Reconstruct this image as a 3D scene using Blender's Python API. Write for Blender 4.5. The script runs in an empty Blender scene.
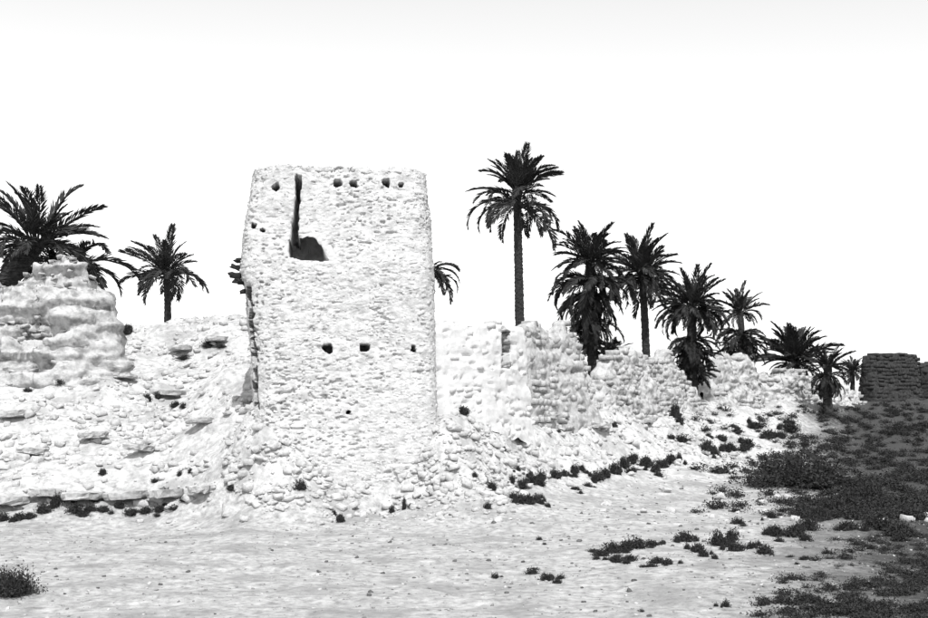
import bpy, math, random
import numpy as np
from mathutils import Vector, Matrix
random.seed(7); rng = np.random.default_rng(7)
sc = bpy.context.scene
col = sc.collection
R = math.radians

# ------------------------------------------------------------------ camera, sky, sun, exposure
S = 1.3                      # metres per layout unit
EYE = 2.2 * S                # camera height above the sandy flat
F, CX, HY, W0 = 1200.0, 464.0, 410.0, 928.0      # focal length, centre column, horizon row (photo pixels)
cam_d = bpy.data.cameras.new('camera'); cam = bpy.data.objects.new('camera', cam_d); col.objects.link(cam)
cam.location = (0, 0, EYE); cam.rotation_euler = (R(90), 0, 0)
cam_d.sensor_width = 36; cam_d.lens = 36 * F / W0
cam_d.shift_y = (HY - 309.0) / W0                 # rising front of a plate camera
cam_d.clip_end = 6000
sc.camera = cam

SUN_EL, SUN_AZ = 54.0, 10.0      # azimuth: degrees to the right of straight behind the camera
w = bpy.data.worlds.new('World'); sc.world = w; w.use_nodes = True
nt = w.node_tree; nt.nodes.clear()
sky = nt.nodes.new('ShaderNodeTexSky'); sky.sky_type = 'NISHITA'; sky.sun_disc = False
sky.sun_elevation = R(SUN_EL); sky.sun_rotation = R(180 - SUN_AZ); sky.dust_density = 1.0; sky.air_density = 1.0
bw = nt.nodes.new('ShaderNodeSeparateColor')     # monochrome blue-sensitive plate: the sky's green and blue count
mean = nt.nodes.new('ShaderNodeMath'); mean.operation = 'MULTIPLY_ADD'; mean.inputs[1].default_value = .6
bg = nt.nodes.new('ShaderNodeBackground'); bg.inputs[1].default_value = 0.083
out = nt.nodes.new('ShaderNodeOutputWorld')
nt.links.new(sky.outputs[0], bw.inputs[0]); nt.links.new(bw.outputs[1], mean.inputs[0]); nt.links.new(bw.outputs[2], mean.inputs[2]); nt.links.new(mean.outputs[0], bg.inputs[0]); nt.links.new(bg.outputs[0], out.inputs[0])
sd = bpy.data.lights.new('sun', 'SUN'); sd.energy = 2.6; sd.angle = R(0.5); sd.color = (1, 1, 1)
sun = bpy.data.objects.new('sun', sd); col.objects.link(sun)
to_sun = Vector((math.sin(R(SUN_AZ)) * math.cos(R(SUN_EL)), -math.cos(R(SUN_AZ)) * math.cos(R(SUN_EL)), math.sin(R(SUN_EL))))
sun.rotation_euler = to_sun.to_track_quat('Z', 'Y').to_euler(); sun.location = (20, -20, 40)
sc.view_settings.view_transform = 'Standard'; sc.view_settings.look = 'None'
sc.view_settings.gamma = 1; sc.view_settings.use_curve_mapping = False
sc.view_settings.exposure = 0.88

# ------------------------------------------------------------------ helpers
def P(px, py, d):
    d = d * S
    return np.array([(px - CX) / F * d, d, EYE + (HY - py) / F * d])
def proj(p):
    return CX + F * p[..., 0] / p[..., 1], HY - F * (p[..., 2] - EYE) / p[..., 1]
def hash3(ix, iy, iz, seed):
    h = (ix.astype(np.int64) * 374761393 + iy.astype(np.int64) * 668265263 + iz.astype(np.int64) * 2147483647 + seed * 1274126177) & 0xFFFFFFFF
    h = ((h ^ (h >> 13)) * 1274126177) & 0xFFFFFFFF
    h = ((h ^ (h >> 16)) * 2246822519) & 0xFFFFFFFF
    return ((h ^ (h >> 15)) & 0xFFFFFF) / float(0xFFFFFF) * 2 - 1
def noise(p, seed=0):
    p = np.asarray(p, float); i = np.floor(p); f = p - i; f = f * f * (3 - 2 * f); i = i.astype(np.int64)
    r = 0
    for dx in (0, 1):
        for dy in (0, 1):
            for dz in (0, 1):
                wgt = (f[..., 0] if dx else 1 - f[..., 0]) * (f[..., 1] if dy else 1 - f[..., 1]) * (f[..., 2] if dz else 1 - f[..., 2])
                r = r + wgt * hash3(i[..., 0] + dx, i[..., 1] + dy, i[..., 2] + dz, seed)
    return r
def fbm(p, seed=0, octv=4):
    a, s, r = 1.0, 1.0, 0
    for k in range(octv):
        r = r + a * noise(p * s, seed + k * 17); a *= .5; s *= 2.03
    return r
def sstep(a, b, x):
    t = np.clip((x - a) / (b - a), 0, 1); return t * t * (3 - 2 * t)
def mesh_from(name, verts, faces, smooth=False):
    me = bpy.data.meshes.new(name)
    verts = np.asarray(verts, np.float32); faces = np.asarray(faces, np.int32)
    n = faces.shape[1]
    me.vertices.add(len(verts)); me.vertices.foreach_set('co', verts.ravel())
    me.loops.add(faces.size); me.loops.foreach_set('vertex_index', faces.ravel())
    me.polygons.add(len(faces)); me.polygons.foreach_set('loop_start', np.arange(0, faces.size, n, dtype=np.int32))
    me.update(calc_edges=True); me.validate()
    if smooth: me.polygons.foreach_set('use_smooth', np.ones(len(me.polygons), bool))
    return me
def link(name, me, mat=None, parent=None, **props):
    o = bpy.data.objects.new(name, me); col.objects.link(o)
    if mat is not None and me is not None and not len(me.materials): me.materials.append(mat)
    if parent is not None: o.parent = parent
    for k, v in props.items(): o[k] = v
    return o
def empty(name, loc, **props):
    o = bpy.data.objects.new(name, None); o.empty_display_size = .3; col.objects.link(o); o.location = loc
    for k, v in props.items(): o[k] = v
    return o
def grid_faces(nu, nv, close_u=False):
    iu = np.arange(nu if close_u else nu - 1); iv = np.arange(nv - 1)
    U, V = np.meshgrid(iu, iv, indexing='ij'); U2 = (U + 1) % nu
    return np.stack([U * nv + V, U2 * nv + V, U2 * nv + V + 1, U * nv + V + 1], -1).reshape(-1, 4)
def grid_normals(G):
    du = np.gradient(G, axis=0); dv = np.gradient(G, axis=1)
    n = np.cross(du, dv); return n / (np.linalg.norm(n, axis=-1, keepdims=True) + 1e-9)

# ------------------------------------------------------------------ materials (the plate is monochrome: all greys)
def material(name, lo, hi, scale, bump=0.0, bscale=30, rough=.95, patch=None, stretch=None):
    m = bpy.data.materials.new(name); m.use_nodes = True; t = m.node_tree; b = t.nodes['Principled BSDF']
    b.inputs['Roughness'].default_value = rough; b.inputs['Specular IOR Level'].default_value = .15
    tc = t.nodes.new('ShaderNodeTexCoord'); vec = tc.outputs['Object']
    if stretch:
        mp = t.nodes.new('ShaderNodeMapping'); mp.inputs['Scale'].default_value = stretch
        t.links.new(vec, mp.inputs['Vector']); vec = mp.outputs[0]
    n = t.nodes.new('ShaderNodeTexNoise'); n.inputs['Scale'].default_value = scale; n.inputs['Detail'].default_value = 8; n.inputs['Roughness'].default_value = .68
    t.links.new(vec, n.inputs['Vector'])
    cr = t.nodes.new('ShaderNodeValToRGB'); cr.color_ramp.elements[0].position = .32; cr.color_ramp.elements[1].position = .68
    cr.color_ramp.elements[0].color = (lo, lo, lo, 1); cr.color_ramp.elements[1].color = (hi, hi, hi, 1)
    t.links.new(n.outputs['Fac'], cr.inputs[0]); c = cr.outputs[0]
    if patch:                                   # slow tonal drift of the material itself
        v, sc_, amt = patch
        n2 = t.nodes.new('ShaderNodeTexNoise'); n2.inputs['Scale'].default_value = sc_; n2.inputs['Detail'].default_value = 5
        t.links.new(tc.outputs['Object'], n2.inputs['Vector'])
        r2 = t.nodes.new('ShaderNodeValToRGB'); r2.color_ramp.elements[0].position = .48; r2.color_ramp.elements[1].position = .66
        r2.color_ramp.elements[1].color = (amt, amt, amt, 1)
        t.links.new(n2.outputs['Fac'], r2.inputs[0])
        mx = t.nodes.new('ShaderNodeMix'); mx.data_type = 'RGBA'; t.links.new(r2.outputs[0], mx.inputs[0])
        t.links.new(c, mx.inputs[6]); mx.inputs[7].default_value = (v, v, v, 1); c = mx.outputs[2]
    t.links.new(c, b.inputs['Base Color'])
    if bump:
        nb = t.nodes.new('ShaderNodeTexNoise'); nb.inputs['Scale'].default_value = bscale; nb.inputs['Detail'].default_value = 6; nb.inputs['Roughness'].default_value = .7
        t.links.new(vec, nb.inputs['Vector'])
        bp = t.nodes.new('ShaderNodeBump'); bp.inputs['Strength'].default_value = bump; bp.inputs['Distance'].default_value = .05
        t.links.new(nb.outputs['Fac'], bp.inputs['Height']); t.links.new(bp.outputs[0], b.inputs['Normal'])
    return m, t, b
M_MUD = material('mud_render', .46, .64, 7, .8, 18, patch=(.26, 4.5, .45))[0]
M_PLASTER = material('pale_plaster', .48, .62, 5, .5, 16)[0]
M_STONE = material('pale_field_stone', .44, .64, 9, .6, 22, patch=(.20, 5.5, .7))[0]
M_MUDR = material('weathered_mud', .34, .54, 7, .8, 14, patch=(.17, 3.0, .8))[0]
M_SHADED_MUD = material('shaded_mud_wall', .015, .06, 6, .8, 14)[0]  # vignette shade painted into the base colour of the far right walls
M_RUBBLE = material('rubble_stone', .30, .54, 7, .5, 20)[0]
M_GRIT = material('grey_grit', .12, .32, 6, .4, 18)[0]
M_DSTONE = material('dark_stone', .05, .16, 5, .6, 18)[0]
M_FROND = material('palm_leaf', .015, .06, 3, 0)[0]
M_DRY = material('dry_palm_leaf', .014, .045, 3, 0)[0]
M_TRUNK = material('palm_bark', .014, .045, 9, .6, 30)[0]
M_SCRUB = material('scrub_leaf', .016, .045, 4, 0)[0]
M_TWIG = material('scrub_twig', .03, .07, 6, 0)[0]
M_WOOD = material('old_timber', .012, .04, 6, .5, 30)[0]
# ground: pale sand, with vignette darkening painted into its colour to the east (right)
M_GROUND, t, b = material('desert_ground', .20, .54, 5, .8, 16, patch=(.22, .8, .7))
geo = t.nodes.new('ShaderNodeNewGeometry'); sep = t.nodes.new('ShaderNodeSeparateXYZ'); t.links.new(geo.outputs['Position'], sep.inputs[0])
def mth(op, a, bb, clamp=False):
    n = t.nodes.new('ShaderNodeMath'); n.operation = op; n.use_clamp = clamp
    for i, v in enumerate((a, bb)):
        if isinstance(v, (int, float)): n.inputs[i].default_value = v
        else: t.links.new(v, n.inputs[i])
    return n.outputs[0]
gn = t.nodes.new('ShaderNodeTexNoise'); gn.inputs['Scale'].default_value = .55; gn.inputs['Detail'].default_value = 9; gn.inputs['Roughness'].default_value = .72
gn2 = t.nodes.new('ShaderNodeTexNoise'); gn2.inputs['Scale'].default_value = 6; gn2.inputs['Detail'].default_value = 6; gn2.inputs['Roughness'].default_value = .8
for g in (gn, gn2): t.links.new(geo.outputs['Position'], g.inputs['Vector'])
bound = mth('ADD', mth('MULTIPLY', sep.outputs[1], .29), -2.2)                    # edge of the painted darkening runs north-north-east
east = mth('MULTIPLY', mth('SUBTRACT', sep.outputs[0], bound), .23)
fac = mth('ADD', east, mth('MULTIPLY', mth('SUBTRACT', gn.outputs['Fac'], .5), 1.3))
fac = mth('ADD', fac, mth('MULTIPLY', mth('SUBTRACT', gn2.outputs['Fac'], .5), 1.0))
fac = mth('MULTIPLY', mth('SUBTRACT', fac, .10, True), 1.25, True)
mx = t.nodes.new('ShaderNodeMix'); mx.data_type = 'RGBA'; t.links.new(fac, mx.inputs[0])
src = b.inputs['Base Color'].links[0].from_socket; 
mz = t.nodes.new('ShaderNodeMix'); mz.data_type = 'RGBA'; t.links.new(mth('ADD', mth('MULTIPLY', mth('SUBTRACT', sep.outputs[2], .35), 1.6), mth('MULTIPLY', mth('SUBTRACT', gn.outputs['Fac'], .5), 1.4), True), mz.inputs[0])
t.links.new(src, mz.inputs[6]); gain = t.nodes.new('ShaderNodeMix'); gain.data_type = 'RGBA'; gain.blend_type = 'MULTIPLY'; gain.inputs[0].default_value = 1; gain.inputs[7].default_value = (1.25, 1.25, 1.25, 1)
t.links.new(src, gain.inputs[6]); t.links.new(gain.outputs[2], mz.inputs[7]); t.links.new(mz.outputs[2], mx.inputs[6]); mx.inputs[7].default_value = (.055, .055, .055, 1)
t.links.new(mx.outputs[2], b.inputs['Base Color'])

# ------------------------------------------------------------------ terrain
ctrl = []
def zp(px, d, z): ctrl.append(((px - CX) / F * d * S, d * S, z * S))
def yp(px, py, d): zp(px, d, 2.2 + (HY - py) / F * d)
for d in (6, 11, 15, 19, 22):
    for px in (-500, 0, 240, 464, 700, 928, 1400): zp(px, d, 0)
for px in (-600, -200, 0, 80, 150): zp(px, 24.5, 0); zp(px, 25.2, .42)
for px in (-500, -150, 0, 100, 190): zp(px, 28.5, 1.9 if px < 110 else 1.5); zp(px, 31, 3.1 if px < 110 else 2.5); zp(px, 34, 3.7 if px < 110 else 3.3)
yp(-500, 340, 38); yp(-100, 330, 38); yp(20, 330, 38); yp(130, 325, 38); yp(180, 320, 38); yp(235, 319, 36); yp(240, 350, 31)
for px in (-500, 0, 150, 300): zp(px, 44, 4.3); zp(px, 60, 3.4)
yp(250, 404, 25.2); yp(245, 392, 28); yp(262, 424, 24.5); yp(285, 460, 24.1); yp(310, 492, 23.8); yp(335, 512, 23.6); yp(205, 462, 25.6); yp(225, 425, 26.4); yp(236, 398, 27.2); yp(232, 450, 25.0); yp(222, 372, 29.5); yp(262, 490, 23.7); yp(235, 505, 23.9)
zp(200, 24.0, .05); zp(240, 23.0, 0); zp(290, 22.8, 0); zp(340, 22.8, 0)
zp(380, 24.2, .06); zp(430, 24.5, .2); zp(336, 26.6, .3); zp(370, 31, 2.4)
yp(446, 415, 25.4); yp(460, 405, 26.4); yp(495, 408, 27.6); yp(450, 455, 24.6); yp(485, 450, 25.8); yp(455, 498, 24.0); yp(500, 489, 25.6); yp(425, 494, 24.2)
yp(520, 405, 30); yp(575, 400, 33); yp(530, 478, 27.5); yp(560, 470, 28.8)
yp(600, 400, 36); yp(660, 400, 41); yp(610, 466, 32); yp(680, 458, 37)
yp(720, 398, 46); yp(790, 400, 51); yp(760, 442, 43)
yp(840, 403, 55); yp(890, 402, 60); yp(925, 402, 62); zp(1050, 70, 2.6); yp(830, 428, 48); yp(920, 420, 51); zp(1200, 56, 1.8)
yp(600, 500, 26.5); yp(700, 480, 31); yp(800, 488, 30.5); yp(900, 480, 33); zp(1300, 33, .3)
zp(540, 45, 2.5)
for px in (-600, 300, 500, 700, 900, 1400): zp(px, 78, 2.6); zp(px, 110, 2.5)
C = np.array(ctrl)
D = np.linalg.norm(C[:, None, :2] - C[None, :, :2], axis=-1)
A = np.zeros((len(C) + 1, len(C) + 1)); A[:-1, :-1] = -D + np.eye(len(C)) * .08; A[-1, :-1] = 1; A[:-1, -1] = 1
sol = np.linalg.solve(A, np.append(C[:, 2], 0))
def base_h(x, y):
    sh = np.shape(x); x = np.ravel(x).astype(float); y = np.ravel(y).astype(float); z = np.empty_like(x)
    for i in range(0, len(x), 40000):
        xx, yy = x[i:i+40000], y[i:i+40000]
        z[i:i+40000] = -np.hypot(xx[:, None] - C[None, :, 0], yy[:, None] - C[None, :, 1]) @ sol[:-1] + sol[-1]
    far = sstep(100, 220, np.hypot(x, y)); z = z * (1 - far) + 2.4 * S * far
    near = sstep(10, 4, y) * (1 - far); z = z * (1 - near)
    return z.reshape(sh)
def ground_h(x, y):
    z = base_h(x, y); p = np.stack([x, y, np.zeros_like(x)], -1)
    m = sstep(.35, 1.2, z) * (1 - sstep(110, 160, np.hypot(x, y))) * (.6 + .4 * sstep(4.0, 6.5, np.hypot(x + 3.4, y - 34.0)))
    r = fbm(p / 1.7, 3, 4)
    z = z + m * (.20 * r + .05 * fbm(p / .45, 9, 2))
    st = .42                                           # worn earth courses: the slope breaks into small ledges
    q = z / st + .35 * noise(p / 2.1, 31); fl = np.floor(q); fr = q - fl
    zt = (fl + sstep(.25, .75, fr) - .35 * noise(p / 2.1, 31)) * st
    z = z + (zt - z) * m * .75 * sstep(-.1, .4, noise(p / 3.0, 55))
    fl2 = (1 - m) * sstep(8, 12, y) * sstep(60, 45, y)
    z = z + (.035 * fbm(p / 1.2, 77, 3) + .06 * noise(p / 5.0, 78)) * (1 - m) + fl2 * (.05 * np.abs(noise(p / np.array([3.5, .8, 1]), 79)) + .03 * sstep(.2, .5, noise(p / np.array([1.6, .7, 1]), 80)))
    return z
def gh(x, y): return float(ground_h(np.array([float(x)]), np.array([float(y)]))[0])
def axis(segs):
    o = [segs[0][0]]
    for a, b_, s in segs:
        n = max(1, int(round((b_ - a) / s))); o += list(a + (b_ - a) * (np.arange(n) + 1) / n)
    return np.array(o)
gx = np.concatenate([-np.geomspace(1500, 22, 26)[:-1], axis([(-22, -16, .4), (-16, 10, .11), (10, 36, .2), (36, 50, .6)]), np.geomspace(50, 1500, 24)[1:]])
gy = np.concatenate([-np.geomspace(600, 5, 14)[:-1], axis([(-5, 12, 1.0), (12, 48, .11), (48, 84, .25), (84, 110, .8)]), np.geomspace(110, 2500, 30)[1:]])
GX, GY = np.meshgrid(gx, gy, indexing='ij'); GZ = ground_h(GX, GY)
gv = np.stack([GX, GY, GZ], -1)
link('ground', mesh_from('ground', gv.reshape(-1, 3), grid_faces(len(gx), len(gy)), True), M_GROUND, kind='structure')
print('ground', gv.shape)
_sd = np.geomspace(9, 130, 1500)
def fast_h(x, y):
    i = np.clip(np.searchsorted(gx, x) - 1, 0, len(gx) - 2); j = np.clip(np.searchsorted(gy, y) - 1, 0, len(gy) - 2)
    a = (x - gx[i]) / (gx[i + 1] - gx[i]); b_ = (y - gy[j]) / (gy[j + 1] - gy[j])
    return GZ[i, j] * (1 - a) * (1 - b_) + GZ[i + 1, j] * a * (1 - b_) + GZ[i, j + 1] * (1 - a) * b_ + GZ[i + 1, j + 1] * a * b_
def gh(x, y): return float(fast_h(np.array([float(x)]), np.array([float(y)]))[0])
def hit(px, py):
    """where the sight line through a photo pixel meets the ground"""
    x = (px - CX) / F * _sd; z = EYE + (HY - py) / F * _sd
    below = z < fast_h(x, _sd)
    k = int(np.argmax(below)) if below.any() else len(_sd) - 1
    return np.array([x[k], _sd[k], gh(x[k], _sd[k])])

# ------------------------------------------------------------------ stone pieces
def stone_mesh(name, seed, jit=.26, cham=.15):
    r = np.random.default_rng(seed); vs = []; 
    for sx in (-1, 1):
        for sy in (-1, 1):
            for sz in (-1, 1):
                c = np.array([sx, sy, sz]) * (.5 + r.uniform(-jit, .05, 3))
                for ax in range(3):
                    v = c.copy()
                    for k in range(3):
                        if k != ax: v[k] *= 1 - cham * r.uniform(.6, 1.4)
                    vs.append(v)
    import bmesh
    bm = bmesh.new()
    for v in vs: bm.verts.new(v)
    bmesh.ops.convex_hull(bm, input=bm.verts)
    bmesh.ops.triangulate(bm, faces=bm.faces)
    loose = [v for v in bm.verts if not v.link_faces]
    if loose: bmesh.ops.delete(bm, geom=loose, context='VERTS')
    bm.verts.ensure_lookup_table(); bm.verts.index_update()
    V = np.array([v.co[:] for v in bm.verts]); Fc = np.array([[l.vert.index for l in f.loops] for f in bm.faces]); bm.free()
    return V, Fc
STONES = [stone_mesh('s', 100 + i) for i in range(12)]
BRICKS = [stone_mesh('b', 500 + i, .07, .10) for i in range(10)]
def stone_shared(mat, tag, src=None):
    r = []
    for V, Fc in (src or STONES):
        me = mesh_from('stone_' + tag, V, Fc); me.materials.append(mat); r.append(me)
    return r
SM_PALE = stone_shared(M_STONE, 'pale'); SM_RUB = stone_shared(M_RUBBLE, 'rubble'); SM_DARK = stone_shared(M_DSTONE, 'dark')
BM_MUD = stone_shared(M_MUDR, 'brick', BRICKS); BM_DARK = stone_shared(M_SHADED_MUD, 'dark_brick', BRICKS)
def joined_stones(items, lib=None):
    """items: (4x4 matrix as np, variant) -> verts, faces of one joined mesh"""
    vs, fs, off = [], [], 0
    for Mx, k in items:
        V, Fc = (lib or STONES)[k]; vs.append(V @ Mx[:3, :3].T + Mx[:3, 3]); fs.append(Fc + off); off += len(V)
    return np.concatenate(vs), np.concatenate(fs)
def frame_matrix(pos, tangent, nrm, size, roll=0.0):
    n = nrm / np.linalg.norm(nrm); u = tangent - n * np.dot(tangent, n); u /= np.linalg.norm(u); v = np.cross(n, u)
    c, s = math.cos(roll), math.sin(roll); u2 = u * c + v * s; v2 = -u * s + v * c
    M_ = np.eye(4); M_[:3, 0] = u2 * size[0]; M_[:3, 1] = v2 * size[1]; M_[:3, 2] = n * size[2]; M_[:3, 3] = pos
    return M_

# ------------------------------------------------------------------ watchtower
TOPZ = P(338, 167, 25)[2]
tc_ = np.array([(329.5 - CX) / F * 25.0 * S, 26.9 * S])
YAW = R(6.5)
ex = np.array([math.cos(YAW), math.sin(YAW)]); ey = np.array([-math.sin(YAW), math.cos(YAW)])
tt = np.linspace(0, 2 * math.pi, 8001); nexp = 7.0
rr = (np.abs(np.cos(tt)) ** nexp + np.abs(np.sin(tt)) ** nexp) ** (-1 / nexp)
plan = np.stack([rr * np.cos(tt), rr * np.sin(tt)], -1)
seg = np.linalg.norm(np.diff(plan, axis=0), axis=1)
dens = np.where(plan[:-1, 1] < -.55, 1.0, .22)
cum = np.concatenate([[0], np.cumsum(seg * dens)]); NU = 420
idx = np.searchsorted(cum, np.linspace(0, cum[-1], NU, endpoint=False)); plan = plan[idx]
zs = np.linspace(-.6, TOPZ, 440); NV = len(zs)
def lerp(z, pts):
    return np.interp(z, [a for a, _ in pts], [b_ for _, b_ in pts])
zm = P(335, 265, 25)[2]
hw = lerp(zs, [(-.6, 2.20 * S), (zm * .5, 2.13 * S), (zm, 2.08 * S), (TOPZ, 1.86 * S)])
cxs = lerp(zs, [(-.6, -.02 * S), (zm, -.05 * S), (TOPZ, .02 * S)])
lx = plan[:, None, 0] * hw[None] + cxs[None]; ly = plan[:, None, 1] * hw[None] * .97
left = sstep(-.55, -.95, plan[:, 0])[:, None]
lx = lx + left * lerp(zs, [(0, .45), (P(0, 405, 25)[2], .42), (P(0, 340, 25)[2], .30), (P(0, 285, 25)[2], .12), (P(0, 270, 25)[2], -.03), (TOPZ, 0)])[None]
G = np.stack([tc_[0] + lx * ex[0] + ly * ey[0], tc_[1] + lx * ex[1] + ly * ey[1], np.broadcast_to(zs[None], lx.shape)], -1)
rad = np.stack([np.sign(plan[:, 0]) * np.abs(plan[:, 0]) ** (nexp - 1), np.sign(plan[:, 1]) * np.abs(plan[:, 1]) ** (nexp - 1)], -1)
rad /= np.linalg.norm(rad, axis=1, keepdims=True)
N0 = np.stack([rad[:, 0] * ex[0] + rad[:, 1] * ey[0], rad[:, 0] * ex[1] + rad[:, 1] * ey[1], np.zeros(NU)], -1)[:, None, :]
strat = G * np.array([1, 1, 2.3])
disp = .05 * fbm(G / 1.6, 5, 2) + .020 * fbm(strat / .55, 11, 3) + .010 * noise(strat / .10, 23)
pits = noise(strat / .17, 41); lw = .55 + .9 * sstep(.1, -.9, plan[:, 0])[:, None] * sstep(1.5, 7, zs)[None]
lw = lw * (.15 + 1.25 * sstep(-.35, .5, fbm(G / np.array([1.5, 1.5, 1.0]), 47, 3)))
disp -= .09 * lw * sstep(.45, .62, pits) + .06 * lw * sstep(.45, .6, noise(G * np.array([1, 1, 1.9]) / .09, 43))
G = G + N0 * disp[..., None]
# ragged parapet line
topw = sstep(TOPZ - .6, TOPZ, G[..., 2]); G[..., 2] += topw * (.09 * fbm(G[..., [0, 1, 1]] / .8, 61, 3) - .02)
# putlog holes, the chute and the broken window: pressed deep into the wall
front = (N0[..., 1] < -.8)[..., 0][:, None]
px, py = proj(G); jx = 1.6 * noise(G / .12, 71); jy = 1.6 * noise(G / .12, 72)
px = px + jx; py = py + jy
depth = np.zeros_like(px)
HOLES = [(337, 183.5, 4.6, 4.2), (354, 184, 4.2, 3.6), (386.5, 183, 3.6, 4.2), (401.5, 185, 2.8, 3), (275, 187.5, 4.6, 4), (254, 225, 2.6, 2.4), (263, 231, 2.2, 2),
         (328, 348.5, 5, 4.2), (365, 346.5, 5, 3.8), (413, 348.5, 2.5, 3.2), (349, 411.5, 1.9, 1.9)]
for hx, hy, rx, ry in HOLES:
    if rx: depth = np.maximum(depth, 1.3 * (((px - hx) / rx) ** 2 + ((py - hy) / ry) ** 2 < 1))
cx_line = 299 + (py - 174) * (292.5 - 299) / (256 - 174)
depth = np.maximum(depth, 2.4 * ((np.abs(px - cx_line) < 3.8 - .9 * sstep(235, 185, py)) & (py > 175) & (py < 250)))
poly = np.array([(288.5, 241), (296, 238), (302, 239.5), (308, 236.5), (315, 239), (322, 247.5), (328.5, 260.5), (317, 261.5), (303, 260), (289, 256.5)])
ins = np.zeros(px.shape, bool)
for i in range(len(poly)):
    (x1, y1), (x2, y2) = poly[i], poly[(i + 1) % len(poly)]
    cond = ((y1 > py) != (y2 > py)) & (px < (x2 - x1) * (py - y1) / (y2 - y1 + 1e-9) + x1); ins ^= cond
depth = np.maximum(depth, 2.6 * ins) * front
G[..., 0] += ey[0] * depth; G[..., 1] += ey[1] * depth
edge = np.abs(px - (249 + (py - 285) * 8 / 120 + 1.5 * noise(G / .5, 74))) < 2.0 + .8 * noise(G / .3, 75)      # broken seam down the corner
depth = np.maximum(depth, 0)
cr = .45 * (edge & (py > 287) & (py < 408) & (noise(G / .35, 76) > -.45) & (N0[..., 1] < -.3))
G[..., 0] += ey[0] * cr + ex[0] * cr * .3; G[..., 1] += ey[1] * cr; depth = np.maximum(depth, cr)
up_ = ins * front * np.clip((254 - py) / 12, 0, 1); G[..., 2] += 1.0 * up_
TG, TN, TD = G.copy(), N0, depth
# parapet thickness and sunken roof
ctr = G[:, -1:, :].mean(0, keepdims=True)
rim = G[:, -1:, :] + (ctr - G[:, -1:, :]) * np.array([.16, .16, 0]); rim[..., 2] = G[:, -1:, 2] + .02
low = rim.copy(); low[..., 2] = TOPZ - .16
cen = np.broadcast_to(ctr, low.shape).copy(); cen[..., 2] = TOPZ - .12
G = np.concatenate([G, rim, low, cen], 1)
tower = empty('watchtower', (tc_[0], tc_[1], 0), label='tall tapering square watchtower of pale stone and mud with small beam holes', category='tower')
TINV = np.array([tc_[0], tc_[1], 0])
tw = link('tower_wall', mesh_from('tower_wall', G.reshape(-1, 3) - TINV, grid_faces(NU, G.shape[1], True), False), M_MUD, tower)
# stones bedded in the mud
items_part, items = [], []
frontu = np.where(plan[:, 1] < -.5)[0]
row = 0.0
arc = np.linalg.norm(np.diff(TG[:, 200, :], axis=0, append=TG[:1, 200, :]), axis=1); arccum = np.cumsum(arc)
z = .0
while z < TOPZ - .02:
    hgt = random.uniform(.055, .12)
    s = random.uniform(0, .2)
    while s < arccum[-1]:
        ln = random.choice((.09, .12, .15, .19, .26)) * random.uniform(.75, 1.25)
        u = int(np.searchsorted(arccum, s + ln / 2)) % NU; v = int(np.clip(np.searchsorted(zs, z + hgt / 2 + random.uniform(-.05, .05)), 0, NV - 1))
        sl = TD[max(0, u - 6):u + 7, max(0, v - 5):v + 6]
        if random.random() < .78 and not (sl > 0).any() and N0[u, 0, 1] < .4:
            pos = TG[u, v]; n = N0[u, 0] + rng.normal(0, .07, 3); tan = np.array([-N0[u, 0, 1], N0[u, 0, 0], 0])
            pr = random.uniform(-.012, .020); dp = .16
            m = frame_matrix(pos - TINV + N0[u, 0] * (pr - dp / 2 + .008), tan, n, (ln * .98, hgt * .95, dp), random.gauss(0, .16))
            vis = N0[u, 0, 1] < -.8 and z > .5 and ln > .25 and hgt > .08 and pr > -.008
            (items_part if vis else items).append((m, random.randrange(12)))
        s += ln + random.uniform(.01, .05)
    z += hgt + random.uniform(0, .03)
random.shuffle(items_part); items += items_part[240:]; items_part = items_part[:240]
# loose cap stones along the parapet
for u in range(0, NU, 7):
    if random.random() < .6:
        a = random.uniform(.1, .22); m = frame_matrix(TG[u, -1] - TINV + np.array([0, 0, -.02]) - N0[u, 0] * .12, np.array([1., .2, 0]), np.array([rng.normal(0, .2), rng.normal(0, .2), 1]), (a * 1.4, a, a * .7), random.uniform(0, 3))
        items.append((m, random.randrange(12)))
Vj, Fj = joined_stones(items); link('stonework', mesh_from('stonework', Vj, Fj), M_STONE, tower, kind='stuff')
for m, k in items_part:
    o = link('stone', SM_PALE[k], None, tower); o.matrix_local = Matrix(m.tolist())
print('tower stones', len(items), len(items_part))
# broken beam ends at the left corner
def beam(pa, pb, r, parent, inv):
    a, b_ = np.array(pa), np.array(pb); d = b_ - a; n = d / np.linalg.norm(d); u = np.cross(n, [0, 0, 1.]); u /= np.linalg.norm(u); v = np.cross(n, u)
    vs = []
    for k in range(6):
        c = a + d * k / 5 + rng.normal(0, .008, 3)
        for j in range(8):
            an = j / 8 * 2 * math.pi; q = r * (1 - .25 * (k / 5)) * random.uniform(.8, 1.15); vs.append(c + (u * math.cos(an) + v * math.sin(an)) * q + (n * random.uniform(-.08, .08) if k == 5 else 0) - inv)
    g = np.array(vs).reshape(6, 8, 3)
    vv = g.transpose(1, 0, 2).reshape(-1, 3); f = grid_faces(8, 6, True)
    c0 = len(vv); vv = np.vstack([vv, g[5].mean(0)]); cap = np.array([[j * 6 + 5, ((j + 1) % 8) * 6 + 5, c0, c0] for j in range(8)])
    me = bpy.data.meshes.new('beam_end'); me.from_pydata([tuple(q) for q in vv], [], [tuple(q) for q in f] + [tuple(q[:3]) for q in cap]); me.update()
    return link('beam_end', me, M_WOOD, parent)
for bx, by, tx, ty, r_ in ((252, 263, 236, 260, .10), (250, 271, 232, 266, .09), (250, 276, 231, 275, .11), (252, 283, 235, 281, .10), (254, 290, 240, 292, .08)):
    beam(P(bx, by, 25.4), P(tx, ty, 25.1), r_, tower, TINV)

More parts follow.
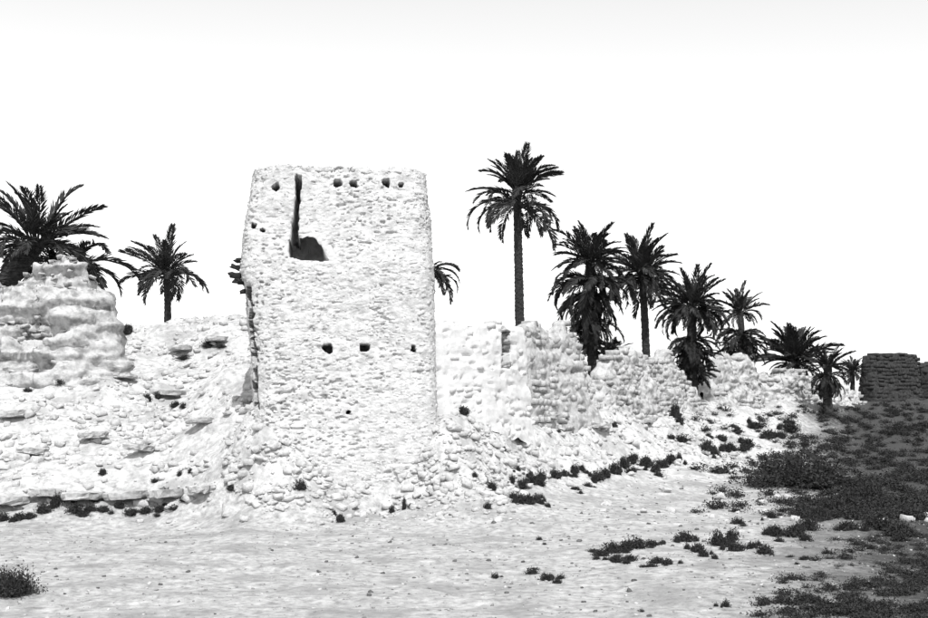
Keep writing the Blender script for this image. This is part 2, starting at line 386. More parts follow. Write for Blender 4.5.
# ------------------------------------------------------------------ ruined walls
def ruin(name, label, pts, thick, mat, stone_mat, base_drop=.5, rough=1.0, batter=.35, seed=0, course=True, cat='wall', nparts=0, shared=None, depthk=1.0, ledge=.0, dens=150, jag=.16, crack=None, brick=(.2, .42), miss=.10, prd=1.0, lib=None, roll=.05):
    """pts: (px, top row, distance) along the wall; the foot follows the ground"""
    pts = np.array(pts, float); Q = np.array([P(*p) for p in pts])
    L = np.concatenate([[0], np.cumsum(np.linalg.norm(np.diff(Q[:, :2], axis=0), axis=1))])
    n = max(40, int(L[-1] / .06)); s = np.linspace(0, L[-1], n)
    cx_, cy_, tz = (np.interp(s, L, Q[:, k]) for k in range(3))
    ker = np.hanning(23); ker /= ker.sum(); sm = lambda a: np.convolve(np.pad(a, 11, 'reflect', reflect_type='odd'), ker, 'valid')
    cx_, cy_, tz = sm(cx_), sm(cy_), sm(tz)
    tz = tz + jag * 1.2 * fbm(np.stack([s / .8, s * 0 + seed, s * 0], -1), seed, 4) - jag * 1.6 * sstep(.35, .5, noise(np.stack([s / .8, s * 0 + seed, s * 0], -1), seed + 5))
    tz0 = tz.copy(); tz = tz - .14
    gz = np.minimum(np.minimum(ground_h(cx_, cy_), ground_h(cx_, cy_ - thick)), ground_h(cx_, cy_ - thick - batter - .3)) - base_drop
    tang = np.stack([np.gradient(cx_), np.gradient(cy_)], -1); tang /= np.linalg.norm(tang, axis=1, keepdims=True)
    nr = np.stack([tang[:, 1], -tang[:, 0]], -1)        # towards the viewer's side
    nv = 150; v = np.linspace(0, 1, nv)
    off = np.interp(v, [0, .42, .47, .53, .58, 1], [1 + batter / thick, .55, .42, -.42, -.55, -1 - batter / thick]) * thick * depthk
    hz = np.interp(v, [0, .42, .47, .53, .58, 1], [0, .92, 1, 1, .92, 0])
    Z = gz[:, None] + (tz - gz)[:, None] * hz[None]
    G = np.stack([cx_[:, None] + nr[:, 0:1] * off[None], cy_[:, None] + nr[:, 1:2] * off[None], Z], -1)
    endf = np.minimum(sstep(0, .35, s), sstep(0, .35, L[-1] - s))[:, None]   # rounded broken ends
    c0 = np.stack([cx_, cy_], -1)[:, None]; G[..., :2] = c0 + (G[..., :2] - c0) * (.02 + .98 * np.sqrt(endf))[..., None]
    N = -grid_normals(G); 
    if (N[n // 2, 10, :2] @ nr[n // 2]) < 0: N = -N
    st = G * np.array([1, 1, 2.2])
    d = rough * (.10 * np.abs(fbm(st / .8, 91 + seed, 3)) + .16 * fbm(G / 1.3, 5 + seed, 3) + .07 * fbm(st / .5, 11 + seed, 3) + .02 * noise(st / .17, 23 + seed)) - .06 * sstep(.4, .6, noise(st / .25, 29 + seed))
    lay = noise(G / np.array([2.2, 2.2, .26]), 3 + seed); d = d + rough * .10 * sstep(-.15, .25, lay) - rough * .10 * sstep(.35, .6, noise(G / np.array([.7, .7, .3]), 4 + seed))   # weathered ledges and hollows
    if ledge:
        d = d + ledge * sstep(-.06, .06, noise(G / np.array([2.4, 2.4, .55]), 8 + seed)) + .6 * ledge * sstep(-.05, .05, noise(G / np.array([1.1, 1.1, .27]), 18 + seed)) - ledge * .8
    G = G + N * d[..., None]
    if crack:
        qx, qy = proj(G); c_, y0_, y1_, w_, dp_ = crack
        msk = (np.abs(qx - c_ + 1.2 * noise(G / .2, 5)) < w_) & (qy > y0_) & (qy < y1_) & (np.arange(nv)[None] < nv * .46)
        G[..., :2] -= nr[:, None, :] * (msk * 0)[..., None]; G[..., 0] -= .22 * dp_ * msk; G[..., 1] += .97 * dp_ * msk
    inv = np.array([cx_[n // 2], cy_[n // 2], gz[n // 2] + base_drop])
    root = empty(name, inv, label=label, category=cat, kind='thing')
    link('wall_core', mesh_from(name, G.reshape(-1, 3) - inv, grid_faces(n, nv), False), mat, root)
    items, parts = [], []; r = random.Random(seed); bh, bl = brick
    off0 = np.abs(off[int(nv * .42)]); z0 = float(gz.min()); lvl = 0
    while z0 + lvl * bh < tz.max() + bh:                 # laid in courses; the broken top steps down with the outline
        z_ = z0 + lvl * bh; q = r.uniform(0, bl); lvl += 1
        while q < L[-1] - .1:
            ln = bl * r.uniform(.65, 1.25); iu = min(n - 1, int((q + ln / 2) / L[-1] * (n - 1))); q += ln + .02
            top_ = tz0[iu] + r.uniform(-.12, .10)
            if z_ + bh * .6 > top_ or z_ < gz[iu] + base_drop - .6 or r.random() < miss: continue
            fr = np.clip((z_ - gz[iu]) / (tz[iu] - gz[iu]), 0, 1); ff = np.interp(fr, [0, .92, 1], [1 + batter / thick, .55, .5]) * thick * depthk * (.3 + .7 * float(np.sqrt(endf[iu, 0])))
            nn = np.append(nr[iu], 0); dp = min(2 * ff, .75) if fr < .85 else 2 * ff * r.uniform(.85, 1.05)
            ctr_ = np.array([cx_[iu], cy_[iu], z_ + bh / 2 + .04 * math.sin(q * 1.3 + seed)]) + nn * (ff - dp / 2 + r.uniform(-.05, .06) * prd) - inv
            if crack:
                bx_, by_ = proj(ctr_ + inv + nn * dp / 2)
                if abs(bx_ - crack[0]) < 9 and crack[1] - 4 < by_ < crack[2] + 4: continue
            m = frame_matrix(ctr_, np.append(tang[iu], 0), nn + rng.normal(0, .05, 3), (ln, bh * r.uniform(.88, 1.0), dp), r.uniform(-roll, roll))
            (parts if ln > bl and len(parts) < nparts and r.random() < .4 else items).append((m, r.randrange(10)))
    Vj, Fj = joined_stones(items, lib or BRICKS); link('brickwork', mesh_from('brickwork', Vj, Fj), mat, root, kind='stuff')
    for m, k in parts:
        o = link('brick', shared[k], None, root); o.matrix_local = Matrix(m.tolist())
    return root
ruin('ruined_building', 'high eroded mud ruin with broken ledges in front of the big leaning palm', [(-70, 300, 31), (-20, 286, 31.2), (5, 280, 31.4), (30, 276, 31.5), (44, 262, 31.6), (54, 247, 31.6), (66, 243, 31.6), (80, 250, 31.7), (91, 268, 31.8), (100, 294, 32), (107, 325, 32.2), (113, 352, 32.3)], 1.0, M_MUDR, M_RUBBLE, rough=.9, batter=.9, seed=3, nparts=90, shared=stone_shared(M_MUDR, 'mud'), cat='ruin', ledge=.34, jag=.10, brick=(.15, .30), miss=.52, prd=2.6, lib=STONES, roll=.3)
ruin('enclosure_wall', 'pale plastered wall joining the right side of the tower', [(424, 315, 26.0), (450, 317, 26.7), (475, 321, 27.4), (505, 323, 28.6), (520, 324, 29.2)], .6, M_PLASTER, M_STONE, rough=.2, batter=.2, seed=5, nparts=0, shared=BM_MUD, jag=.05, crack=(506, 331, 368, 3.4, 1.3), brick=(.16, .34), miss=.80, prd=.5)
ruin('enclosure_wall', 'broken pale wall stretch below the tallest palm with a dark gap at its end', [(514, 324, 30), (530, 323, 31), (560, 325, 32.3), (574, 332, 33), (580, 354, 33.4), (585, 384, 33.7)], .42, M_MUDR, M_RUBBLE, rough=.5, seed=7, nparts=60, shared=BM_MUD, miss=.24, prd=1.6, jag=.24)
ruin('enclosure_wall', 'rounded broken wall stretch behind the trunk of the slender palm', [(589, 388, 35.3), (598, 370, 36), (612, 356, 37), (625, 350, 38), (648, 352, 40), (666, 354, 41.5), (684, 372, 43), (694, 390, 43.8)], .5, M_MUDR, M_RUBBLE, rough=.7, seed=9, nparts=60, shared=BM_MUD, miss=.34, prd=1.7, jag=.24)
ruin('enclosure_wall', 'low eroded wall stub between two bushy palms', [(703, 386, 45.5), (714, 360, 46), (735, 356, 47.5), (749, 362, 48.6), (756, 384, 49.3)], .5, M_MUDR, M_RUBBLE, rough=.7, seed=11, nparts=40, shared=BM_MUD, miss=.34, prd=1.7, jag=.24)
ruin('enclosure_wall', 'heaped mud wall remains sloping down toward the dark block', [(752, 384, 50), (764, 367, 50.4), (782, 363, 51), (800, 370, 52), (814, 380, 53), (834, 388, 54), (856, 392, 55.5)], .6, M_MUDR, M_RUBBLE, rough=.9, seed=13, nparts=40, shared=BM_MUD, miss=.5, prd=1.7, ledge=.12, jag=.24)
ruin('wall_block', 'square mud wall block painted dark with shade standing alone past the last palm', [(863, 356, 59), (868, 352, 59.1), (890, 353, 60.2), (908, 353, 61.2), (914, 356, 61.5)], .8, M_SHADED_MUD, M_SHADED_MUD, rough=.3, seed=15, nparts=30, shared=BM_DARK, cat='ruin', batter=.1, jag=.06, brick=(.24, .5))
ruin('wall_block', 'mud wall stretch painted dark with shade beyond a narrow gap after the square block', [(921, 366, 62), (926, 361, 62.3), (950, 358, 63.5), (1010, 360, 66)], .8, M_SHADED_MUD, M_SHADED_MUD, rough=.3, seed=17, nparts=10, shared=BM_DARK, cat='ruin', batter=.1, jag=.06, brick=(.24, .5))

# ------------------------------------------------------------------ palms
def frond_mesh(name, droop, seed, mat, dens=54, blade=.20, ragged=0.0):
    """unit-length pinnate leaf along +X that bends down by `droop` radians"""
    r = random.Random(seed); vs, fs = [], []; n = 14; pts, ang = [], []
    p = np.array([0., 0.]); 
    for k in range(n + 1):
        t_ = k / n; a = -droop * t_ ** 1.35; pts.append(p.copy()); ang.append(a); p = p + np.array([math.cos(a), math.sin(a)]) / n
    pts = np.array(pts); ang = np.array(ang); side = r.uniform(-.05, .05)
    def at(t_):
        x = np.interp(t_, np.linspace(0, 1, n + 1), pts[:, 0]); zz = np.interp(t_, np.linspace(0, 1, n + 1), pts[:, 1]); a = np.interp(t_, np.linspace(0, 1, n + 1), ang)
        return np.array([x, side * t_ * t_ * 2, zz]), a
    for k in range(n + 1):                                # rachis
        c, a = at(k / n); w_ = .020 * (1 - .85 * k / n); up = np.array([-math.sin(a), 0, math.cos(a)])
        i = len(vs); vs += [c + np.array([0, w_, 0]), c - np.array([0, w_, 0]), c - up * w_ * 1.2]
        if k: fs += [(i - 3, i, i + 1, i - 2), (i - 2, i + 1, i + 2, i - 1), (i - 1, i + 2, i, i - 3)]
    for k in range(dens):
        t_ = .12 + .88 * (k + r.random() * .6) / dens
        ln = blade * (.30 + .95 * math.sin(math.pi * min(1, (t_ * .88 + .10)) ) ** .8) * r.uniform(.75, 1.15)
        for sgn in (-1, 1):
            if r.random() < ragged: continue
            c, a = at(min(t_ + r.uniform(-.01, .01), 1)); fw = np.array([math.cos(a), 0, math.sin(a)]); up = np.array([-math.sin(a), 0, math.cos(a)])
            sp = R(r.uniform(34, 52) - 22 * t_); v_ = R(r.uniform(5, 38))
            d = fw * math.cos(sp) + (np.array([0, sgn, 0]) * math.cos(v_) + up * math.sin(v_)) * math.sin(sp)
            wv = np.cross(d, up); wv /= np.linalg.norm(wv) + 1e-9; wv = wv * .5 + up * r.uniform(-.6, .6); wv /= np.linalg.norm(wv); wd = .0135 * r.uniform(.8, 1.2)
            tip = c + d * ln + np.array([0, 0, -.18 * ln * r.random()]); mid = c + d * ln * .45
            i = len(vs); vs += [c, mid + wv * wd, tip, mid - wv * wd]; fs.append((i, i + 1, i + 2, i + 3))
    me = bpy.data.meshes.new(name); me.from_pydata([tuple(v) for v in vs], [], fs); me.update(); me.materials.append(mat); return me
FR = {'up': [frond_mesh('frond', .55 + .12 * i, 10 + i, M_FROND) for i in range(4)],
      'arch': [frond_mesh('frond', 1.25 + .14 * i, 20 + i, M_FROND) for i in range(4)],
      'hang': [frond_mesh('frond', 1.9 + .15 * i, 30 + i, M_DRY, 50, .16, .15) for i in range(4)],
      'skirt': [frond_mesh('frond', 1.0 + .2 * i, 40 + i, M_DRY, 50, .19, .1) for i in range(4)]}
def trunk_mesh(p0, p1, r0, r1, inv, seed):
    L = np.linalg.norm(p1 - p0); nz = max(14, int(L / .07)); na = 14; G = np.zeros((na, nz, 3)); r = np.random.default_rng(seed); bend = r.uniform(-.03, .03) * L
    for k in range(nz):
        t_ = k / (nz - 1); c = p0 + (p1 - p0) * t_ + np.array([bend * math.sin(math.pi * t_), 0, 0]); rad_ = (r0 + (r1 - r0) * t_) * (1 + .35 * max(0, 1 - t_ * L / .7)) 
        for j in range(na):
            a = j / na * 2 * math.pi; ph = (t_ * L / .21 + (j * 5 % 14) / 14 + .1 * math.sin(k * 1.7 + j)) % 1.0                # old leaf bases
            q = rad_ * (.90 + .18 * ph + r.uniform(-.09, .09)); G[j, k] = c + np.array([math.cos(a) * q, math.sin(a) * q, 0])
    v = (G - inv).reshape(-1, 3); f = grid_faces(na, nz, True)
    top = len(v); v = np.vstack([v, p1 - inv + np.array([0, 0, .12])]); cap = np.array([[j * nz + nz - 1, ((j + 1) % na) * nz + nz - 1, top, top] for j in range(na)])
    me = bpy.data.meshes.new('trunk'); me.from_pydata([tuple(q) for q in v], [], [tuple(q) for q in f] + [tuple(q[:3]) for q in cap]); me.update(); return me
def palm(label, px, cy, d, L, tiers, rad_=.22, foot=None, seed=0, stem=True):
    """px, cy: crown heart in the photo; L: leaf length in photo pixels; tiers: (count, elevation lo, hi, kind, length factor, drop in pixels)"""
    top = P(px, cy, d); k = d * S / F; fpx = foot if foot is not None else px
    bx = (fpx - CX) / F * d * S; base = np.array([bx, d * S, gh(bx, d * S) - .15])
    root = empty('date_palm', base, label=label, category='palm tree')
    if stem: link('trunk', trunk_mesh(base, top, rad_ * 1.1, rad_ * .85, base, seed), M_TRUNK, root)
    r = random.Random(seed); tilt = Matrix.Rotation(r.uniform(-.14, .14), 4, 'X') @ Matrix.Rotation(r.uniform(-.14, .14), 4, 'Y')
    for n, lo, hi, kind, lf, drop in tiers:
        a0 = r.random() * 6.28
        for i in range(n):
            az = a0 + i * 2.39996 + r.uniform(-.25, .25); el = R(lo + (hi - lo) * ((i + .5) / n) + r.uniform(-9, 9))
            if r.random() < .08: continue
            t_ = min(.95, drop * k / max(.3, top[2] - base[2])); c = top + (base - top) * t_ - base
            ln = L * k * lf * r.uniform(.72, 1.18)
            o = link('frond', r.choice(FR[kind]), None, root)
            o.matrix_local = Matrix.Translation(Vector(c) + Vector((math.cos(az), math.sin(az), 0)) * rad_ * .5) @ tilt @ Matrix.Rotation(az, 4, 'Z') @ Matrix.Rotation(-el, 4, 'Y') @ Matrix.Rotation(r.uniform(-.5, .5), 4, 'X') @ Matrix.Diagonal((ln, ln * 1.05, ln, 1))
    return root
palm('tallest date palm with bare trunk and a hanging ring of old leaves', 517, 191, 50, 43, [(34, 34, 88, 'up', 1.0, 0), (7, 12, 25, 'up', 1.0, 2), (22, -5, 40, 'hang', 1.35, 15)], .25, 521, 1)
palm('large leaning date palm with thick shaggy trunk behind the high ruin', 38, 241, 35, 60, [(24, 20, 85, 'up', 1.0, 0), (16, -5, 25, 'arch', 1.0, 4), (8, -40, -10, 'skirt', .4, 8)], .5, -42, 2)
palm('low date palm half hidden behind the high ruin, only side leaves showing', 72, 266, 37, 60, [(18, -10, 40, 'arch', 1.0, 0), (5, 30, 70, 'up', .5, 0)], .25, 70, 3)
palm('lone short date palm on the crest between the ruin and the tower', 166, 272, 44, 42, [(20, 25, 85, 'up', 1.0, 0), (11, 0, 25, 'arch', 1.0, 2), (10, 10, 30, 'hang', 1.15, 5)], .17, 165, 4)
palm('date palm hidden behind the tower with only a few leaves showing', 428, 271, 36, 37, [(18, -10, 40, 'arch', 1.0, 0), (12, 5, 30, 'hang', 1.1, 5), (8, 20, 50, 'up', .6, 0)], .22, 424, 5)
palm('shaggy date palm wrapped in a double skirt of drooping dead leaves', 590, 262, 38, 40, [(36, 8, 86, 'up', 1.0, 0), (14, -10, 15, 'arch', .9, 2), (44, 0, 40, 'hang', 1.1, 22), (40, -70, -10, 'skirt', 1.0, 30), (34, -70, 0, 'skirt', .9, 56), (26, -30, 50, 'skirt', .7, 84)], .22, 594, 6)
palm('slender date palm with clean trunk standing behind the rounded wall stretch', 642, 273, 48, 42, [(34, 10, 88, 'up', 1.0, 0), (14, -10, 20, 'arch', 1.0, 2), (28, -10, 40, 'hang', 1.0, 10)], .21, 647, 7)
palm('broad bushy date palm with a dense clump of suckers round its base', 692, 306, 44, 38, [(38, 5, 86, 'up', 1.0, 0), (16, -15, 15, 'arch', 1.0, 2), (28, -10, 40, 'hang', 1.0, 8), (50, -75, 20, 'skirt', .85, 34), (40, -50, 60, 'skirt', .72, 52), (30, -20, 50, 'up', .6, 66)], .24, 694, 8)
palm('small date palm beside the low wall stub with drooping side leaves', 740, 312, 51, 27, [(30, 5, 86, 'up', 1.0, 0), (10, -15, 15, 'arch', 1.0, 1), (44, -60, 30, 'skirt', 1.2, 22), (36, -50, 50, 'skirt', 1.0, 38)], .2, 741, 9)
palm('squat fan shaped date palm rising from behind the heaped wall remains', 795, 362, 54.5, 42, [(46, 8, 84, 'up', 1.0, 0), (16, -20, 20, 'arch', .8, 2)], .25, 795, 10)
palm('narrow dark young date palm standing in front of the heaped wall remains', 828, 366, 49.5, 24, [(34, 0, 86, 'up', 1.0, 0), (30, -60, 20, 'skirt', 1.0, 8), (24, -80, 0, 'skirt', .8, 16)], .24, 829, 11)
palm('little date palm offshoot just left of the square dark wall block', 853, 372, 57, 17, [(26, 0, 80, 'up', 1.0, 0), (12, -30, 20, 'arch', .8, 1)], .14, 853, 12)
palm('small bushy palm offshoot at the notch left of the rounded wall stretch', 612, 356, 39.5, 24, [(30, 0, 70, 'up', 1.0, 0), (14, -20, 20, 'arch', .9, 1)], .14, 612, 13)

# ------------------------------------------------------------------ scrub
def scrub_mesh(name, seed, n=260, squash=.55, leaf=.115):
    """unit-radius dome of twigs and small narrow leaves"""
    r = random.Random(seed); vs, fs = [], []; tw = []; lobes = [(r.uniform(0, 6.28), r.uniform(.55, 1.1)) for _ in range(5)]
    for k in range(n):
        az = r.uniform(0, 6.28); lob = max(.45, max(q * math.cos((az - a) / 1.2) for a, q in lobes)); el = R(r.uniform(8, 85)); ln = lob * r.uniform(.45, 1.0)
        d = np.array([math.cos(az) * math.cos(el), math.sin(az) * math.cos(el), math.sin(el) * squash * 1.3]); b0 = np.array([r.uniform(-.35, .35), r.uniform(-.35, .35), 0]) * lob
        tip = b0 + d * ln
        if k % 4 == 0: tw.append((b0, tip))
        for q in range(4):
            c = b0 + d * ln * r.uniform(.3, 1.0); e = np.array([r.gauss(0, 1), r.gauss(0, 1), r.gauss(.4, .8)]); e /= np.linalg.norm(e); wv = np.cross(e, [r.gauss(0, 1), r.gauss(0, 1), r.gauss(0, 1)]); wv /= np.linalg.norm(wv) + 1e-6
            a = leaf * r.uniform(.6, 1.4); i = len(vs); vs += [c, c + e * a * .5 + wv * a * .28, c + e * a, c + e * a * .5 - wv * a * .28]; fs.append((i, i + 1, i + 2, i + 3))
    tv, tf = [], []
    for a, b_ in tw:
        i = len(tv); u = np.array([.012, 0, 0]); v = np.array([0, .012, 0]); tv += [a + u, a - u * .5 + v, a - u * .5 - v, b_]; tf += [(i, i + 1, i + 3), (i + 1, i + 2, i + 3), (i + 2, i, i + 3)]
    m1 = bpy.data.meshes.new(name); m1.from_pydata([tuple(v) for v in vs], [], fs); m1.update(); m1.materials.append(M_SCRUB)
    m2 = bpy.data.meshes.new(name + '_stems'); m2.from_pydata([tuple(v) for v in tv], [], tf); m2.update(); m2.materials.append(M_TWIG)
    return m1, m2, np.array(vs)
SCR = [scrub_mesh('scrub_foliage', 300 + i, 560) for i in range(6)]
BIG = [scrub_mesh('bush_foliage', 400 + i, 3000, .5, .042) for i in range(2)]
GL = 'row'; GF = 'band'
def shrub(name, label, px, py, wpx, hpx, kind=SCR, group=None, ymul=.8):
    g = hit(px, py); k = g[1] / F; r = random.Random(int(px * 31 + py * 17))
    if label == GF:
        where = 'standing apart on the open sand' if px < 575 else ('in the long dark patch on the sandy flat' if px < 675 else ('in the clustered patches between the long patch and the dark carpet' if px < 772 else 'at the edge of the dark scrub carpet'))
        label = 'low dark scrub tuft ' + where; group = 'scrub tufts ' + where
    if label == GL:
        where = 'right below the broken stretch under the tallest palm' if px < 590 else ('in the row below the rounded wall stretch' if px < 700 else 'on the rise below the low wall stub')
        label = 'low dark scrub tuft ' + where; group = 'scrub tufts ' + where
    root = empty(name, g - np.array([0, 0, .03]), label=label, category='shrub')
    if group: root['group'] = group
    root.rotation_euler = (0, 0, r.uniform(0, 6.28) if wpx < 40 else 0)
    wx = wpx * k / 2 * 1.6; hz_ = hpx * k / .62 * 1.35; f, s, _ = r.choice(kind)
    for nm, me in (('foliage', f), ('stems', s)):
        o = link(nm, me, None, root); o.scale = (wx, wx * ymul, hz_)
    return root
GL = 'low dark scrub tuft growing in the row along the foot of the wall slope'
for q in [(519, 503, 14, 9), (528, 504, 16, 9), (538, 503, 12, 8), (522, 488, 14, 9), (533, 484, 16, 9), (541, 480, 10, 8), (518, 470, 6, 5), (556, 478, 14, 8), (564, 476, 10, 6), (574, 473, 12, 8), (582, 470, 8, 6), (598, 480, 14, 8), (606, 477, 14, 9), (616, 474, 16, 11), (624, 468, 14, 10), (632, 464, 12, 9), (646, 468, 16, 9), (656, 472, 14, 8), (664, 468, 10, 8), (671, 463, 12, 8), (680, 462, 8, 6), (708, 454, 14, 12), (716, 458, 10, 8), (588, 487, 10, 4), (575, 490, 12, 4), (730, 452, 16, 9), (748, 447, 18, 8), (770, 438, 18, 8), (790, 432, 20, 8), (722, 441, 14, 6), (737, 433, 14, 6), (755, 428, 16, 6)]:
    shrub('scrub_tuft', GL, *q, group='scrub tufts along the foot of the wall slope')
    for e in range(2):
        shrub('scrub_tuft', GL, q[0] + random.uniform(-15, 15), q[1] + random.uniform(-5, 5), q[2] * random.uniform(.35, .8), q[3] * random.uniform(.4, .8), group='scrub tufts along the foot of the wall slope')
GF = 'low dark scrub tuft in the straggling band across the sandy flat'
for q in [(600, 556, 20, 7), (612, 553, 20, 9), (626, 550, 20, 10), (638, 548, 20, 10), (650, 547, 14, 8), (615, 562, 16, 6), (630, 561, 16, 6), (657, 563, 18, 6), (668, 564, 16, 6), (684, 542, 18, 11), (697, 552, 16, 9), (704, 557, 14, 8), (720, 545, 20, 12), (731, 540, 16, 10), (735, 551, 18, 9), (752, 549, 16, 8), (764, 553, 16, 8), (738, 524, 14, 6), (771, 518, 12, 6), (776, 536, 20, 10), (792, 537, 24, 11), (808, 530, 22, 12), (820, 520, 22, 13), (836, 512, 24, 13), (852, 505, 24, 14), (868, 500, 24, 14), (850, 530, 24, 9), (884, 530, 28, 13), (900, 536, 26, 13), (496, 578, 10, 5), (532, 574, 14, 6), (548, 580, 18, 7), (560, 579, 10, 5), (725, 607, 10, 7), (776, 603, 8, 5), (642, 612, 6, 4), (540, 540, 8, 4), (880, 512, 24, 10), (912, 520, 26, 12), (805, 560, 14, 5)]:
    shrub('scrub_tuft', GF, *q, group='scrub tufts in the band across the flat')
    for e in range(2):
        shrub('scrub_tuft', GF, q[0] + random.uniform(-15, 15), q[1] + random.uniform(-5, 5), q[2] * random.uniform(.35, .8), q[3] * random.uniform(.4, .8), group='scrub tufts in the band across the flat')
GB = 'small dry dark tuft wedged on the pale rubble slope'
for q in [(148, 401, 10, 8), (158, 399, 9, 7), (176, 407, 12, 6), (184, 409, 8, 5), (340, 522, 12, 8), (334, 516, 6, 6), (392, 512, 10, 7), (404, 510, 6, 12), (411, 508, 8, 5), (484, 482, 10, 5), (492, 489, 12, 8), (487, 509, 8, 6), (475, 478, 6, 5), (463, 414, 14, 8), (474, 413, 10, 7), (484, 411, 10, 6), (526, 437, 9, 12), (530, 447, 6, 8), (512, 398, 7, 8), (578, 428, 8, 6), (615, 428, 8, 7), (561, 426, 5, 4), (559, 433, 6, 4), (675, 418, 12, 14), (679, 425, 9, 8), (682, 442, 16, 6), (672, 439, 10, 4), (184, 359, 14, 4), (208, 348, 12, 6), (222, 348, 12, 3), (103, 476, 9, 6), (60, 386, 10, 5), (28, 392, 10, 4), (155, 482, 8, 4), (180, 476, 6, 5), (190, 474, 6, 5), (165, 493, 12, 5), (185, 501, 12, 5), (232, 492, 12, 5), (300, 490, 12, 8), (128, 335, 12, 10), (504, 450, 6, 4)]:
    shrub('scrub_tuft', GB, *q, group='dry tufts on the pale rubble slope')
GK = 'dark dry tuft growing out along the crumbling bank edge below the ruin'
for q in [(4, 521, 16, 7), (18, 520, 16, 7), (30, 518, 14, 6), (44, 513, 14, 9), (54, 507, 14, 10), (62, 502, 12, 8), (76, 512, 18, 8), (90, 512, 12, 7), (104, 511, 14, 6), (118, 508, 12, 5), (132, 515, 16, 6), (146, 513, 16, 6), (160, 511, 16, 6), (174, 510, 14, 5), (96, 502, 12, 5)]:
    shrub('scrub_tuft', GK, *q, group='tufts along the crumbling bank edge')
    shrub('scrub_tuft', GK, q[0] + random.uniform(-13, 13), q[1] + random.uniform(-5, 5), q[2] * random.uniform(.4, .9), q[3] * random.uniform(.4, .8), group='tufts along the crumbling bank edge')
shrub('desert_bush', 'wide dark spreading bush on the sand below the dark wall block', 797, 487, 112, 32, BIG, ymul=.6)
shrub('desert_bush', 'dark rounded bush alone on the sand below the bank edge', 10, 594, 62, 26, BIG, ymul=.8)

# dense dark scrub spreading over the darkened ground on the right: nobody could count it
def cover(name, label, n, sampler, seed):
    r = random.Random(seed); vs, off = [], 0
    for k in range(n):
        x, y, s = sampler(r); f = SCR[r.randrange(6)][2]; idx = [4 * i for i in r.sample(range(len(f) // 4), 260)]
        q = np.concatenate([f[i:i + 4] for i in idx]); a = r.uniform(0, 6.28); c, s_ = math.cos(a), math.sin(a)
        q = np.stack([q[:, 0] * c - q[:, 1] * s_, q[:, 0] * s_ + q[:, 1] * c, q[:, 2]], -1) * np.array([s, s, s * .85]) * 1.0
        vs.append((q, x, y))
    X = np.array([v[1] for v in vs]); Y = np.array([v[2] for v in vs]); Z = ground_h(X, Y)
    V = np.concatenate([v[0] + np.array([v[1], v[2], zz - .02]) for v, zz in zip(vs, Z)])
    link(name, mesh_from(name, V, np.arange(len(V)).reshape(-1, 4)), M_SCRUB, kind='stuff', label=label, category='scrub')
def samp_right(r):
    while True:
        u, v = r.uniform(690, 1080), r.uniform(405, 520)
        if r.random() < min(1, max(0, (u - 690) / 200)) * (.35 + .65 * (noise(np.array([[u / 38, v / 9, 3.]]), 5)[0] > -.1)):
            g = hit(u, v); return g[0], g[1], r.uniform(.3, .75)
def samp_corner(r):
    while True:
        u, v = r.uniform(760, 1050), r.uniform(515, 690)
        dk = (u - 790) / 160 + (v - 560) / 110
        if r.random() < min(1, max(0, dk * .6)) and noise(np.array([[u / 30, v / 10, 8.]]), 6)[0] > -.45:
            g = hit(u, v); return g[0], g[1], r.uniform(.12, .34)
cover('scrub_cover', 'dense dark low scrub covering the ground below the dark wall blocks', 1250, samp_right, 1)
cover('darkening_scrub', 'fine dark scrub and stalks added to darken the near right corner', 2100, samp_corner, 2)  # scrub added so that the near right corner reads darker

# ------------------------------------------------------------------ bank slabs, stones, rubble
import bmesh
def slab(name, label, px, py, wpx, tpx, group, mat=M_MUDR, dep=.8, seed=0, cat='slab'):
    g = hit(px, py); k = g[1] / F; r = np.random.default_rng(int(px * 7 + py) + seed); wd = wpx * k; th = tpx * k; n = 18
    an = np.linspace(0, 2 * math.pi, n, endpoint=False); rad_ = 1 + r.uniform(-.3, .18, n)
    out_ = np.stack([np.cos(an) * rad_ * wd / 2, np.sin(an) * rad_ * dep / 2], -1); rings = []
    for f, zz in ((.86, -.1), (.95, 0), (1.0, .4), (.99, .9), (.93, 1.0)):
        q = np.concatenate([out_ * f, np.full((n, 1), zz * th)], 1); q += r.normal(0, .015, q.shape); rings.append(q)
    G = np.stack(rings, 1); v = G.reshape(-1, 3); f = grid_faces(n, 5, True); tp = len(v)
    v = np.vstack([v, [0, 0, th * 1.03], [0, 0, -.1 * th]]); fc = [tuple(q) for q in f] + [(j * 5 + 4, ((j + 1) % n) * 5 + 4, tp) for j in range(n)] + [(((j + 1) % n) * 5, j * 5, tp + 1) for j in range(n)]
    me = bpy.data.meshes.new(name); me.from_pydata([tuple(q) for q in v], [], fc); me.update()
    o = link(name, me, mat, label=label, category=cat, group=group, kind='thing')
    o.location = g + np.array([0, -.12, .06]); o.rotation_euler = (R(r.uniform(-6, 2)), R(r.uniform(-5, 5)), R(r.uniform(-12, 12)))
    return o
for q in [(8, 507, 40, 7), (48, 498, 34, 7), (84, 501, 44, 7), (128, 501, 42, 7), (168, 500, 40, 7), (203, 494, 26, 6)]:
    slab('crust_slab', 'overhanging crust of dried earth along the bank edge below the ruin', *q, group='earth crusts along the bank edge')
for q in [(182, 352, 24, 4), (217, 343, 24, 4), (168, 397, 34, 5), (14, 419, 34, 6), (473, 404, 34, 6), (60, 372, 26, 5), (128, 380, 26, 4), (95, 440, 30, 5), (200, 425, 28, 5), (35, 455, 30, 5), (140, 452, 28, 5), (545, 420, 22, 4), (600, 430, 22, 4), (645, 425, 20, 4)]:
    slab('earth_slab', 'flat slab of fallen mud wall lying on the rubble slope', *q, group='fallen mud slabs on the rubble slope', dep=.7)
